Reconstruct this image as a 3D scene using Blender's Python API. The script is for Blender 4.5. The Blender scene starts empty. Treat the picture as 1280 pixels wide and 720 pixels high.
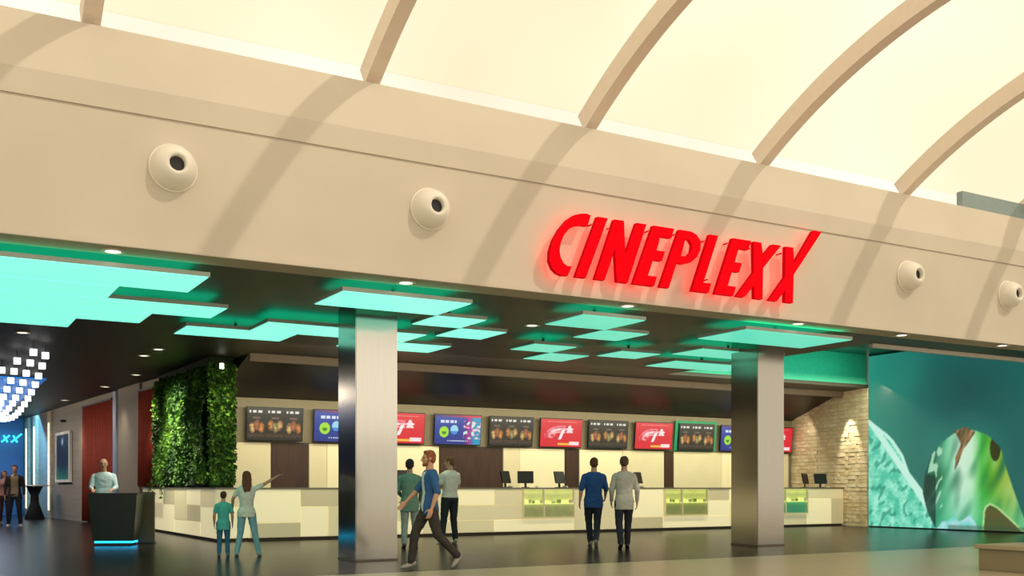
import bpy, bmesh, math, random
from mathutils import Vector, Matrix, noise
random.seed(7)
C = bpy.context.scene.collection
S = bpy.context.scene
PI = math.pi

# ------------------------------------------------------------------ camera, sky, sun, area lights, exposure
cd = bpy.data.cameras.new('camera'); cam = bpy.data.objects.new('camera', cd); C.objects.link(cam); S.camera = cam
cam.location = (0, 0, 1.2); cam.rotation_euler = (PI/2, 0, -math.radians(30))
cd.sensor_width = 36; cd.lens = 36*1295/1280; cd.shift_y = (609-360)/1280; cd.clip_end = 300

S.view_settings.view_transform = 'Standard'; S.view_settings.look = 'None'
S.view_settings.exposure = 0.0; S.view_settings.gamma = 1; S.view_settings.use_curve_mapping = False
S.cycles.max_bounces = 7; S.cycles.diffuse_bounces = 3; S.cycles.glossy_bounces = 3
S.cycles.transparent_max_bounces = 12; S.cycles.sample_clamp_indirect = 6; S.cycles.caustics_reflective = False; S.cycles.caustics_refractive = False

w = bpy.data.worlds.new('sky'); S.world = w; w.use_nodes = True
nt = w.node_tree; nt.nodes.clear()
out = nt.nodes.new('ShaderNodeOutputWorld'); bg = nt.nodes.new('ShaderNodeBackground')
tc = nt.nodes.new('ShaderNodeTexCoord'); nz = nt.nodes.new('ShaderNodeTexNoise'); rp = nt.nodes.new('ShaderNodeValToRGB')
nz.inputs['Scale'].default_value = 3.0; nz.inputs['Detail'].default_value = 2
rp.color_ramp.elements[0].position = .35; rp.color_ramp.elements[0].color = (.86, .74, .56, 1)
rp.color_ramp.elements[1].position = .6; rp.color_ramp.elements[1].color = (1.0, .96, .80, 1)
nt.links.new(tc.outputs['Generated'], nz.inputs['Vector']); nt.links.new(nz.outputs['Fac'], rp.inputs['Fac'])
nt.links.new(rp.outputs['Color'], bg.inputs['Color']); nt.links.new(bg.outputs[0], out.inputs[0])
bg.inputs['Strength'].default_value = 1.2

def lamp(name, typ, loc, direction, energy, color=(1, 1, 1), parent=None, **kw):
    l = bpy.data.lights.new(name, typ); l.energy = energy; l.color = color
    for k, v in kw.items(): setattr(l, k, v)
    o = bpy.data.objects.new(name, l); C.objects.link(o); o.location = loc
    o.rotation_euler = Vector(direction).to_track_quat('-Z', 'Y').to_euler()
    if parent: o.parent = parent
    return o
lamp('sun', 'SUN', (10, 0, 15), (-.547, 1, -1.045), 1.25, (1, .93, .84), angle=.02)
lamp('mall_fill', 'AREA', (9, 3.2, 8.1), (0, .12, -1), 520, (1, .91, .81), shape='RECTANGLE', size=30, size_y=8)  # unseen overhead fill, added to brighten the facade, floor and columns
lamp('mall_fill', 'AREA', (9, -3, 5.0), (0, 1, .02), 300, (1, .91, .81), shape='RECTANGLE', size=30, size_y=4)  # second added fill, out of view behind the camera
lamp('counter_fill', 'AREA', (15.5, 21.0, 4.15), (0, .5, -1), 360, (1, .86, .56), shape='RECTANGLE', size=19, size_y=.4)  # added area light without a fitting, brightens the counter front
lamp('back_counter_fill', 'AREA', (16, 24.6, 3.3), (0, 1, -.75), 170, (1, .92, .65), shape='RECTANGLE', size=19, size_y=.3)  # added area light without a fitting, brightens the panels behind the counter
lamp('corridor_light', 'AREA', (3.0, 46.5, 4.0), (0.1, .6, -1), 330, (.15, .55, 1), shape='RECTANGLE', size=3, size_y=5)
lamp('corridor_light', 'AREA', (1.5, 37, 4.1), (.7, 0, -1), 420, (1, .86, .66), shape='RECTANGLE', size=16, size_y=.6)  # this warm one is added to brighten the curtains and left wall
lamp('wall_washer', 'SPOT', (24.55, 22.74, 4.08), (.34, -.09, -1), 300, (1, .88, .62), spot_size=.75, spot_blend=.5, shadow_soft_size=.03)
lamp('teal_back_light', 'AREA', (21, 20.6, 4.6), (0, 1, -.05), 30, (.25, 1, .8), shape='RECTANGLE', size=6, size_y=.2)  # added teal lamp without a fitting, brightens the recess back wall

# ------------------------------------------------------------------ materials
def lin(c):
    return tuple(((x/255)/12.92 if x/255 <= .04045 else ((x/255+.055)/1.055)**2.4) for x in c)
MATS = {}
def mat(name, col, rough=.6, metal=0, emit=0, ecol=None, var=0, vscale=8, bump=0, bscale=60, aniso=0, stretch=None, trans=0, spec=None):
    if name in MATS: return MATS[name]
    m = bpy.data.materials.new(name); m.use_nodes = True; nt = m.node_tree; p = nt.nodes['Principled BSDF']
    c = lin(col); p.inputs['Base Color'].default_value = (*c, 1)
    p.inputs['Roughness'].default_value = rough; p.inputs['Metallic'].default_value = metal
    if spec is not None: p.inputs['Specular IOR Level'].default_value = spec
    if aniso: p.inputs['Anisotropic'].default_value = aniso
    if trans: p.inputs['Transmission Weight'].default_value = trans
    if emit:
        p.inputs['Emission Color'].default_value = (*lin(ecol or col), 1); p.inputs['Emission Strength'].default_value = emit
    if var or bump:
        tc = nt.nodes.new('ShaderNodeTexCoord'); src = tc.outputs['Object']
        if stretch:
            mp = nt.nodes.new('ShaderNodeMapping'); mp.inputs['Scale'].default_value = stretch
            nt.links.new(src, mp.inputs['Vector']); src = mp.outputs['Vector']
    if var:
        n = nt.nodes.new('ShaderNodeTexNoise'); n.inputs['Scale'].default_value = vscale; n.inputs['Detail'].default_value = 4
        r = nt.nodes.new('ShaderNodeValToRGB')
        r.color_ramp.elements[0].position = .3; r.color_ramp.elements[1].position = .7
        r.color_ramp.elements[0].color = (*[max(0, x*(1-var)) for x in c], 1); r.color_ramp.elements[1].color = (*[min(1, x*(1+var)) for x in c], 1)
        nt.links.new(src, n.inputs['Vector']); nt.links.new(n.outputs['Fac'], r.inputs['Fac']); nt.links.new(r.outputs['Color'], p.inputs['Base Color'])
    if bump:
        n = nt.nodes.new('ShaderNodeTexNoise'); n.inputs['Scale'].default_value = bscale
        b = nt.nodes.new('ShaderNodeBump'); b.inputs['Strength'].default_value = bump; b.inputs['Distance'].default_value = .02
        nt.links.new(src, n.inputs['Vector']); nt.links.new(n.outputs['Fac'], b.inputs['Height']); nt.links.new(b.outputs[0], p.inputs['Normal'])
    MATS[name] = m; return m
def attr_mat(name, strength, rough=.4):
    m = bpy.data.materials.new(name); m.use_nodes = True; nt = m.node_tree; p = nt.nodes['Principled BSDF']
    a = nt.nodes.new('ShaderNodeVertexColor'); a.layer_name = 'Col'
    p.inputs['Base Color'].default_value = (.02, .02, .02, 1); p.inputs['Roughness'].default_value = rough
    nt.links.new(a.outputs['Color'], p.inputs['Emission Color']); p.inputs['Emission Strength'].default_value = strength
    return m
plaster = mat('facade_plaster', (208, 196, 178), .75, var=.04, vscale=.7, bump=.05, bscale=30)
groove_m = mat('groove_shade', (120, 108, 92), .8, var=.05)
ceil_m = mat('dark_ceiling', (62, 54, 42), .5, var=.1, vscale=1.5)
soffit_m = mat('gloss_soffit', (26, 21, 18), .42, spec=.3, var=.2, vscale=1.2)
trim_m = mat('grey_trim', (118, 104, 90), .6, var=.04)
steel = mat('brushed_steel', (178, 171, 160), .17, 1, aniso=.3, var=.015, vscale=20, stretch=(1, 1, .04))
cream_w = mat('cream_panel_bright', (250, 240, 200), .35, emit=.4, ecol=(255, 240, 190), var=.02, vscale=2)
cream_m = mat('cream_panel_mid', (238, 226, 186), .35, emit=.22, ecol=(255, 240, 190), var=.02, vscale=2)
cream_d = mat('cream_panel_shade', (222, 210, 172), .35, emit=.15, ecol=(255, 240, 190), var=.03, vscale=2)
black_m = mat('black_plastic', (18, 18, 20), .35, var=.1)
dark_m = mat('dark_metal', (40, 40, 42), .4, .6, var=.1)
white_m = mat('white_enamel', (236, 228, 214), .45, var=.02)
lamp_m = mat('lamp_lens', (255, 250, 240), .4, emit=2.2, ecol=(255, 250, 238), var=.01)
wood_m = mat('dark_brown_board', (66, 40, 26), .35, var=.3, vscale=3, stretch=(3, 3, .5))
red_cur = mat('red_curtain', (150, 48, 22), .8, var=.15, vscale=10)
grey_wall = mat('grey_wall', (150, 142, 128), .8, var=.08, vscale=1.2, bump=.4, bscale=5, stretch=(1, .3, 8))
teal_b = mat('teal_diffuser', (150, 255, 230), .4, emit=1.0, ecol=(135, 253, 226), var=.01)
teal_far = mat('teal_diffuser_dim', (110, 225, 195), .4, emit=.72, ecol=(105, 245, 212), var=.01)
teal_t = mat('teal_cove_light', (90, 230, 190), .4, emit=3.2, ecol=(20, 205, 150), var=.01)
panel_edge = mat('panel_edge', (190, 200, 190), .4, var=.02)

# ------------------------------------------------------------------ helpers
def obj(name, bm, m, parent=None, smooth=False):
    me = bpy.data.meshes.new(name)
    if isinstance(bm, bmesh.types.BMesh):
        bmesh.ops.recalc_face_normals(bm, faces=bm.faces); bm.to_mesh(me); bm.free()
    else: me = bm
    ms = m if isinstance(m, (list, tuple)) else [m]
    if len(me.materials) == 0:
        for x in ms: me.materials.append(x)
    if smooth:
        for p in me.polygons: p.use_smooth = True
    o = bpy.data.objects.new(name, me); C.objects.link(o)
    if parent: o.parent = parent
    return o
def tag(o, label=None, cat=None, group=None, kind=None):
    if label: o['label'] = label
    if cat: o['category'] = cat
    if group: o['group'] = group
    if kind: o['kind'] = kind
    return o
def empty(name, loc=(0, 0, 0), rz=0):
    o = bpy.data.objects.new(name, None); C.objects.link(o); o.location = loc; o.rotation_euler.z = rz; o.empty_display_size = .1
    return o
def box(bm, x0, x1, y0, y1, z0, z1, mi=0, M=None):
    vs = [bm.verts.new((x, y, z)) for x in (x0, x1) for y in (y0, y1) for z in (z0, z1)]
    if M:
        for v in vs: v.co = M @ v.co
    fs = []
    for f in ((0, 1, 3, 2), (4, 6, 7, 5), (0, 4, 5, 1), (2, 3, 7, 6), (0, 2, 6, 4), (1, 5, 7, 3)):
        g = bm.faces.new([vs[i] for i in f]); g.material_index = mi; fs.append(g)
    return fs
def B(*a): bm = bmesh.new(); box(bm, *a); return bm
def bev(bm, w=.01, seg=2):
    bmesh.ops.recalc_face_normals(bm, faces=bm.faces)
    bmesh.ops.bevel(bm, geom=list(bm.edges), offset=w, segments=seg, affect='EDGES', clamp_overlap=True); return bm
def prism(bm, pts, a, b, axis='z'):          # polygon extruded along an axis
    def P(p, h):
        return (p[0], p[1], h) if axis == 'z' else ((p[0], h, p[1]) if axis == 'y' else (h, p[0], p[1]))
    v0 = [bm.verts.new(P(p, a)) for p in pts]; v1 = [bm.verts.new(P(p, b)) for p in pts]
    f0 = bm.faces.new(v0); f1 = bm.faces.new(v1[::-1]); n = len(pts)
    for i in range(n): bm.faces.new((v0[i], v1[i], v1[(i+1) % n], v0[(i+1) % n]))
    bm.normal_update(); bmesh.ops.triangulate(bm, faces=[f for f in (f0, f1) if len(f.verts) > 4])
    return bm
def lathe(bm, prof, seg=32, M=None, mi=0):   # prof [(r,h)...] about local z
    rings = []
    for r, h in prof:
        if r < 1e-5: rings.append([bm.verts.new((0, 0, h))])
        else: rings.append([bm.verts.new((r*math.cos(2*PI*i/seg), r*math.sin(2*PI*i/seg), h)) for i in range(seg)])
    if M:
        for R in rings:
            for v in R: v.co = M @ v.co
    for a, b in zip(rings, rings[1:]):
        for i in range(seg):
            j = (i+1) % seg
            if len(a) == 1 and len(b) == 1: continue
            if len(a) == 1: f = bm.faces.new((a[0], b[i], b[j]))
            elif len(b) == 1: f = bm.faces.new((a[i], a[j], b[0]))
            else: f = bm.faces.new((a[i], a[j], b[j], b[i]))
            f.material_index = mi
    return bm
def struct(name, bm, m, parent=None, smooth=False):
    o = obj(name, bm, m, parent, smooth)
    if not parent: o['kind'] = 'structure'
    return o
def art(name, W, H, nx, ny, fn, m, parent=None):   # flat printed/lit picture: plane in local x,z (0..W, 0..H), facing -y
    vs = []; cs = []; fs = []
    for j in range(ny+1):
        for i in range(nx+1):
            vs.append((W*i/nx, 0, H*j/ny)); cs.append((*lin(fn(i/nx, j/ny)), 1))
    for j in range(ny):
        for i in range(nx):
            a = j*(nx+1)+i; fs.append((a, a+1, a+nx+2, a+nx+1))
    me = bpy.data.meshes.new(name); me.from_pydata(vs, [], fs)
    ca = me.color_attributes.new('Col', 'FLOAT_COLOR', 'POINT')
    for k, c in enumerate(cs): ca.data[k].color = c
    return obj(name, me, m, parent)
def mix(a, b, t): t = max(0, min(1, t)); return tuple(x+(y-x)*t for x, y in zip(a, b))
def inpoly(x, y, P):
    c = False; j = len(P)-1
    for i in range(len(P)):
        if (P[i][1] > y) != (P[j][1] > y) and x < (P[j][0]-P[i][0])*(y-P[i][1])/(P[j][1]-P[i][1])+P[i][0]: c = not c
        j = i
    return c
def edge_d(x, y, P):
    d = 9
    for i in range(len(P)):
        a = Vector(P[i-1]); b = Vector(P[i]); p = Vector((x, y)); ab = b-a
        t = max(0, min(1, (p-a).dot(ab)/max(1e-9, ab.dot(ab)))); d = min(d, (a+ab*t-p).length)
    return d
def ns(x, y, s=1, o=0): return noise.noise(Vector((x*s, y*s, o)))

# ------------------------------------------------------------------ setting: floors
def floor_mat(name, col, tile, rough, var, joint, spec=.4):
    m = bpy.data.materials.new(name); m.use_nodes = True; nt = m.node_tree; p = nt.nodes['Principled BSDF']
    tc = nt.nodes.new('ShaderNodeTexCoord'); br = nt.nodes.new('ShaderNodeTexBrick')
    br.offset = 0; br.inputs['Scale'].default_value = 1/tile; br.inputs['Mortar Size'].default_value = .004
    br.inputs['Brick Width'].default_value = 1; br.inputs['Row Height'].default_value = 1
    c = lin(col); br.inputs['Color1'].default_value = (*[x*(1-var) for x in c], 1); br.inputs['Color2'].default_value = (*[x*(1+var) for x in c], 1)
    br.inputs['Mortar'].default_value = (*[x*joint for x in c], 1)
    n = nt.nodes.new('ShaderNodeTexNoise'); n.inputs['Scale'].default_value = .8
    mr = nt.nodes.new('ShaderNodeMapRange'); mr.inputs['To Min'].default_value = rough*.99; mr.inputs['To Max'].default_value = rough*1.01
    nt.links.new(tc.outputs['Object'], br.inputs['Vector']); nt.links.new(tc.outputs['Object'], n.inputs['Vector'])
    nt.links.new(n.outputs['Fac'], mr.inputs['Value']); nt.links.new(mr.outputs[0], p.inputs['Roughness'])
    nt.links.new(br.outputs['Color'], p.inputs['Base Color']); p.inputs['Specular IOR Level'].default_value = spec; return m
struct('floor', B(-14, 34, 13.45, 56, -.12, 0), floor_mat('dark_polished_tile', (38, 33, 28), 1.2, .27, .015, .92, .25))
f2 = struct('floor', B(-14, 34, -8, 13.45, -.12, 0), floor_mat('beige_polished_stone', (180, 170, 144), 1.2, .28, .03, .88))

# facade: cross-section in y-z extruded along x
sec = [(13.45, 4.18), (13.45, 5.80), (13.48, 5.80), (13.48, 5.835), (13.45, 5.835), (13.45, 6.15), (13.75, 6.95), (14.05, 6.95), (14.05, 4.18)]
struct('wall_front', prism(bmesh.new(), sec, -14, 34, 'x'), plaster)
struct('trim_1', bev(B(-14, 34, 13.425, 13.46, 4.16, 4.25), .006), plaster)
struct('trim_2', B(18.6, 20.7, 13.76, 13.9, 6.94, 7.27), mat('slate_panel', (140, 156, 156), .6, var=.04))
# dark inner ceiling, with the high recess in front of the mural
struct('ceiling', B(-4.2, 17.3, 14.05, 23.0, 4.2, 4.3), ceil_m)
struct('ceiling', B(17.3, 26.4, 14.05, 15.0, 4.2, 4.3), ceil_m)
struct('ceiling', B(-4.2, 6.6, 23.0, 50.2, 4.2, 4.3), ceil_m)
struct('ceiling', B(17.3, 26.4, 21.76, 23.0, 4.2, 4.3), ceil_m)
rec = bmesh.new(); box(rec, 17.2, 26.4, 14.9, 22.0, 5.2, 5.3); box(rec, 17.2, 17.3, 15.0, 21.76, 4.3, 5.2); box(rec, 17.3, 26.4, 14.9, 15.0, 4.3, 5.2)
struct('ceiling', rec, mat('recess_dark_teal_glow', (46, 110, 92), .5, var=.08))  # teal glow of the mural tinted into the recess ceiling colour
struct('wall_back_recess', B(17.3, 24.95, 21.76, 21.9, 4.3, 5.2), mat('recess_teal_glow', (70, 190, 155), .6, var=.06))  # mural's teal glow painted into the wall colour
struct('trim_3', bev(B(17.3, 26.3, 14.93, 15.05, 4.12, 4.21), .01), white_m)
struct('trim_4', bev(B(6.5, 25.4, 22.95, 23.06, 4.02, 4.22), .01), trim_m)
# sloped glossy soffit over the counter and the menu wall
struct('ceiling', prism(bmesh.new(), [(23.06, 4.18), (25.98, 3.46), (26.1, 3.46), (26.1, 4.3), (23.06, 4.3)], 6.5, 26.3, 'x'), soffit_m)
wb = struct('wall_back', B(6.5, 26.3, 26.02, 26.2, 0, 4.3), mat('grey_olive_wall', (138, 128, 104), .6, var=.05))
struct('menu_fascia', bev(B(6.52, 26.2, 25.94, 26.02, 2.34, 3.46), .01), MATS['grey_olive_wall'], wb)
for i, (x0, x1, m) in enumerate([(6.55, 7.88, 'm'), (7.9, 8.88, 'k'), (8.9, 9.37, 'm'), (9.39, 10.3, 'w'), (10.32, 11.2, 'k'), (11.22, 12.64, 'w'), (12.66, 14.68, 'k'),
        (14.7, 15.22, 'm'), (15.24, 16.79, 'w'), (16.81, 17.31, 'k'), (17.33, 18.9, 'w'), (18.92, 20.53, 'm'), (20.55, 20.91, 'k'), (20.93, 22.9, 'm'), (22.92, 23.9, 'w'), (23.92, 25.9, 'm')]):
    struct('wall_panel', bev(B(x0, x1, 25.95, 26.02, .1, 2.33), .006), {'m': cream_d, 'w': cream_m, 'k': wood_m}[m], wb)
# left wall of the corridor
wl = lambda y: 6.3-.0808*(y-23.5)
WL = struct('wall_left', prism(bmesh.new(), [(wl(24.1), 24.1), (wl(50), 50), (wl(50)+.5, 50), (wl(26.2)+.26, 26.2), (wl(24.1)+.14, 24.1)], 0, 4.3), grey_wall)
def on_wall(name, y0, y1, off, thick, z0, z1, m, parent=None, seg=0):
    pts = [(wl(y0)-off-thick, y0), (wl(y1)-off-thick, y1), (wl(y1)-off, y1), (wl(y0)-off, y0)]
    return obj(name, prism(bmesh.new(), pts, z0, z1), m, parent)
on_wall('pier', 31.1, 33.5, 0, .08, 0, 4.2, mat('taupe_pier', (140, 128, 112), .7, var=.05), WL)
on_wall('pilaster', 33.55, 33.9, 0, .14, 0, 4.15, mat('pale_blue_pilaster', (150, 165, 190), .4, var=.1, vscale=2), WL)
for y in (43.9, 46.9, 48.7):
    on_wall('pilaster', y-.32, y+.32, 0, .1, 0, 4.15, mat('rough_pale_stone', (190, 178, 150), .8, var=.15, vscale=2, bump=.6, bscale=6, stretch=(1, 1, 5)), WL)
struct('wall_end', B(-4.2, 4.7, 50, 50.2, 0, 4.3), mat('blue_end_wall', (70, 110, 150), .5, var=.15, vscale=.8))
struct('wall_far_left', B(-4.3, -4.2, 13.6, 50.2, 0, 4.3), mat('dark_side_wall', (50, 48, 46), .6, var=.1))
# right wall with mural, and the stacked-stone wall beside the counter
struct('wall_right', B(24.97, 25.1, 13.6, 21.7, 0, 5.2), mat('teal_wall', (40, 90, 80), .6, var=.08))
a = Vector((24.97, 21.7)); b = Vector((26.12, 26.0)); d = (b-a); Lw = d.length; ang = math.atan2(d.y, d.x)
BW = struct('wall_corner', B(0, Lw, -.14, 0, 0, 4.3), mat('stone_joint', (120, 108, 84), .9, var=.1))
BW.location = (a.x, a.y, 0); BW.rotation_euler.z = ang
stone_ms = [mat('pale_stone_%s' % k, c, .8, var=.12, vscale=6, bump=.5, bscale=12) for k, c in (('cream', (228, 212, 178)), ('sand', (220, 203, 168)), ('light', (235, 222, 192)))]
bmes = []
for k in range(6):
    bm = B(-.293, .293, 0, .045, -.055, .055); bmesh.ops.subdivide_edges(bm, edges=[e for e in bm.edges if abs(e.verts[0].co.x-e.verts[1].co.x) > .3], cuts=2)
    for v in bm.verts: v.co += Vector((0, random.uniform(-.008, .012) if v.co.y > .01 else 0, random.uniform(-.004, .004)))
    bmesh.ops.recalc_face_normals(bm, faces=bm.faces); me = bpy.data.meshes.new('brick'); bm.to_mesh(me); bm.free(); me.materials.append(stone_ms[k % 3]); bmes.append(me)
for r in range(35):
    n = 8; off = (r % 2)*.28
    for c in range(n):
        x = .29+c*.59-off*(.6)
        x = max(.30, min(Lw-.30, x+random.uniform(-.02, .02)))
        o = obj('brick', bmes[random.randrange(6)], None, BW); o.location = (x, 0, .06+r*.12); o.scale = (1, random.uniform(.75, 1.25), 1)

# skylight vault: ribs, panes, end
V = empty('window_1'); V['kind'] = 'structure'
yc, zc, R = 8.547, -1.22, 9.69
def arc(y, r): return zc+math.sqrt(r*r-(y-yc)**2)
def rib(x):
    bm = bmesh.new(); prev = None; N = 28
    for i in range(N+1):
        y = 13.95-(13.95-8.5)*i/N; t = math.asin((y-yc)/(R+.2)); rr = (R+.08, R+.4)
        ring = [bm.verts.new((x+sx*.11, yc+r*math.sin(t), zc+r*math.cos(t))) for r, sx in ((rr[0], -1), (rr[0], 1), (rr[1], 1), (rr[1], -1))]
        if prev:
            for k in range(4): bm.faces.new((prev[k], prev[(k+1) % 4], ring[(k+1) % 4], ring[k]))
        else: bm.faces.new(ring)
        prev = ring
    bm.faces.new(prev[::-1]); return bm
rib_m = mat('rib_paint', (232, 214, 196), .7, var=.03)
xs = [-9.39+3.77*i for i in range(11)]
for x in xs: obj('roof_rib', rib(x), rib_m, V)
pm = bpy.data.materials.new('translucent_pane'); pm.use_nodes = True; nt = pm.node_tree; nt.nodes.clear()
o_ = nt.nodes.new('ShaderNodeOutputMaterial'); mx = nt.nodes.new('ShaderNodeMixShader'); tr = nt.nodes.new('ShaderNodeBsdfTransparent'); tl = nt.nodes.new('ShaderNodeBsdfTranslucent')
tr.inputs[0].default_value = (1, .98, .92, 1); tl.inputs[0].default_value = (1, .95, .84, 1); mx.inputs[0].default_value = .12
nt.links.new(tr.outputs[0], mx.inputs[1]); nt.links.new(tl.outputs[0], mx.inputs[2]); nt.links.new(mx.outputs[0], o_.inputs[0])
for x0, x1 in zip(xs, xs[1:]):
    bm = bmesh.new(); prev = None
    for i in range(25):
        y = 14.05-(14.05-8.5)*i/24
        ring = [bm.verts.new((x, y, arc(y, r))) for x, r in ((x0, R+.43), (x1, R+.43), (x1, R+.45), (x0, R+.45))]
        if prev:
            for k in range(4): bm.faces.new((prev[k], prev[(k+1) % 4], ring[(k+1) % 4], ring[k]))
        else: bm.faces.new(ring)
        prev = ring
    bm.faces.new(prev[::-1]); obj('pane', bm, pm, V, smooth=False)
struct('ceiling', B(-14, 34, -8, 8.6, 8.47, 9.0), mat('sun_block_plaster', (215, 200, 180), .8, var=.03))  # opaque roof out of view, added to keep direct sun off the floor
struct('ceiling', B(-14, 34, 13.75, 50.3, 6.3, 6.5) if False else B(-4.4, 34, 14.05, 50.3, 5.35, 5.45), MATS['dark_side_wall'])

# ------------------------------------------------------------------ steel columns
def column(x, y, label):
    t = empty('column', (x+.365, y+.4, 0)); tag(t, label, 'column', None)
    obj('shaft', bev(B(-.365, .365, -.4, .4, .03, 4.2), .012), steel, t)
    obj('base_plate', B(-.37, .37, -.405, .405, 0, .03), trim_m, t)
column(6.16, 15.7, 'nearer square brushed steel column, left of centre in front of the counter')
column(14.82, 15.7, 'farther square brushed steel column, in front of the counter\'s right end')

# ------------------------------------------------------------------ floating teal ceiling panels
def panel(rects, label):
    cx, cy = rects[0][0], rects[0][2]
    t = empty('ceiling_light_panel', (cx, cy, 4.0)); tag(t, label, 'ceiling light', 'floating teal ceiling panels')
    bm = bmesh.new(); bd = bmesh.new(); bt = bmesh.new()
    for x0, x1, y0, y1 in rects:
        x0 -= cx; x1 -= cx; y0 -= cy; y1 -= cy
        box(bm, x0, x1, y0, y1, .012, .07); box(bd, x0+.02, x1-.02, y0+.02, y1-.02, 0, .011); box(bt, x0+.1, x1-.1, y0+.1, y1-.1, .071, .085)
    obj('frame', bm, panel_edge, t); obj('diffuser', bd, teal_far if cx > 9.35 else teal_b, t); obj('teal_back_light', bt, teal_t, t)
    r = bmesh.new()
    for x0, x1, y0, y1 in rects: box(r, (x0+x1)/2-cx-.02, (x0+x1)/2-cx+.02, (y0+y1)/2-cy-.02, (y0+y1)/2-cy+.02, .085, .2)
    obj('hanger', r, dark_m, t)
panel([(-3.5, 3.43, 14.0, 15.26), (-3.5, 2.5, 15.26, 16.32), (-3.5, 4.28, 16.32, 17.4), (-3.5, 3.35, 17.4, 18.52), (-3.5, 2.35, 18.52, 19.6), ], 'largest glowing teal ceiling panel with a stepped outline, at far left')
panel([(5.2, 8.2, 17.3, 18.42), (4.1, 6.1, 18.42, 19.5)], 'long stepped teal ceiling panel passing behind the nearer steel column')
panel([(5.3, 7.4, 14.02, 15.27)], 'wide teal ceiling panel directly in front of the nearer column top')
panel([(7.4, 8.35, 15.29, 16.3)], 'small teal ceiling panel touching the rear right corner of the nearer column\'s panel')
panel([(8.36, 9.33, 16.32, 17.35)], 'small teal ceiling panel, second step right of the nearer column\'s panel')
panel([(7.25, 9.3, 18.5, 19.6)], 'teal ceiling panel low behind the right edge of the nearer column')
panel([(9.4, 10.68, 13.98, 15.18)], 'teal ceiling panel below the red sign\'s left half, frontmost of the middle group')
panel([(10.66, 11.68, 15.2, 16.22)], 'small teal ceiling panel diagonally behind the frontmost middle one')
panel([(10.5, 11.52, 17.32, 18.3)], 'teal ceiling panel at the left end of the middle group')
panel([(11.5, 12.53, 18.36, 19.48)], 'rearmost small teal ceiling panel of the middle group')
panel([(12.62, 13.66, 17.35, 18.27)], 'small teal ceiling panel between the middle group and the farther column')
panel([(13.82, 16.1, 16.24, 17.24)], 'teal ceiling panel running behind the top of the farther column, upper one')
panel([(14.64, 17.1, 18.1, 19.22)], 'rearmost long teal ceiling panel behind the farther column')
panel([(12.8, 15.5, 13.86, 15.2)], 'long teal ceiling panel directly in front of the farther column top')

# downlights
def downlight(x, y, label, z=4.2, e=0):
    t = empty('downlight', (x, y, z)); tag(t, label, 'ceiling light', 'recessed ceiling downlights')
    obj('trim_ring', lathe(bmesh.new(), [(.10, 0), (.145, -.004), (.145, -.018), (.10, -.02), (.10, 0)], 20), white_m, t)
    obj('lens', lathe(bmesh.new(), [(0, -.006), (.10, -.006), (.10, -.001), (0, -.001)], 20), lamp_m, t)
    if e: lamp('downlight_beam', 'SPOT', (0, 0, -.05), (0, 0, -1), e, (1, .9, .7), parent=t, spot_size=1.5, spot_blend=.8, shadow_soft_size=.1)
for x, y, l in [(2.17, 13.8, 'round downlight under the facade edge above the largest teal panel'), (6.19, 13.8, 'round downlight under the facade edge above the nearer steel column'),
        (9.89, 16.39, 'round downlight left of the middle teal panels'), (10.13, 13.75, 'round downlight under the facade edge below the sign'),
        (13.91, 13.7, 'round downlight under the facade edge above the farther column\'s panel'), (16.71, 13.72, 'round downlight under the facade edge right of the farther column'),
        (19.75, 13.66, 'round downlight under the facade edge above the mural'), (1.82, 22.07, 'round downlight left of the cube chandelier top'),
        (4.59, 23.28, 'round downlight in front of the living wall, nearer one'), (4.53, 24.57, 'round downlight in front of the living wall, farther one'),
        (5.12, 28.86, 'round downlight close to the corridor wall above the curtains'), (4.94, 32.75, 'round downlight close to the corridor wall above the left curtain'),
        (4.5, 38.5, 'round downlight close to the corridor wall above the framed poster'), (9.7, 19.85, 'round downlight below the small panels right of the nearer column')]:
    downlight(x, y, l, z=4.2 if y > 14.05 else 4.18, e=230 if 20 < y < 30 else 110 if y > 20 else (40 if y > 14.05 else 0))

# ------------------------------------------------------------------ facade nozzles
def nozzle(x, z, label):
    t = empty('air_nozzle', (x, 13.45, z)); tag(t, label, 'air nozzle', 'round facade nozzles')
    M = Matrix.Rotation(PI/2, 4, 'X')
    obj('housing', lathe(bmesh.new(), [(.285, 0), (.285, .03), (.275, .09), (.245, .17), (.2, .235), (.15, .275), (.125, .285), (.1, .275), (.095, .2), (.095, .02), (.0, .02)], 40, M), white_m, t, smooth=True)
    obj('flange', lathe(bmesh.new(), [(.27, .001), (.305, .001), (.305, .016), (.29, .022), (.27, .022)], 40, M), white_m, t, smooth=True)
    obj('throat', lathe(bmesh.new(), [(0, .205), (.094, .205), (.094, .03), (0, .03)], 28, M), black_m, t)
nozzle(2.83, 5.22, 'round white nozzle at the far left of the facade, largest in view')
nozzle(6.4, 5.18, 'round white nozzle on the facade above the nearer steel column')
nozzle(16.55, 5.25, 'round white nozzle on the facade right of the red sign')
nozzle(19.6, 5.17, 'round white nozzle at the far right end of the facade')

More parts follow.
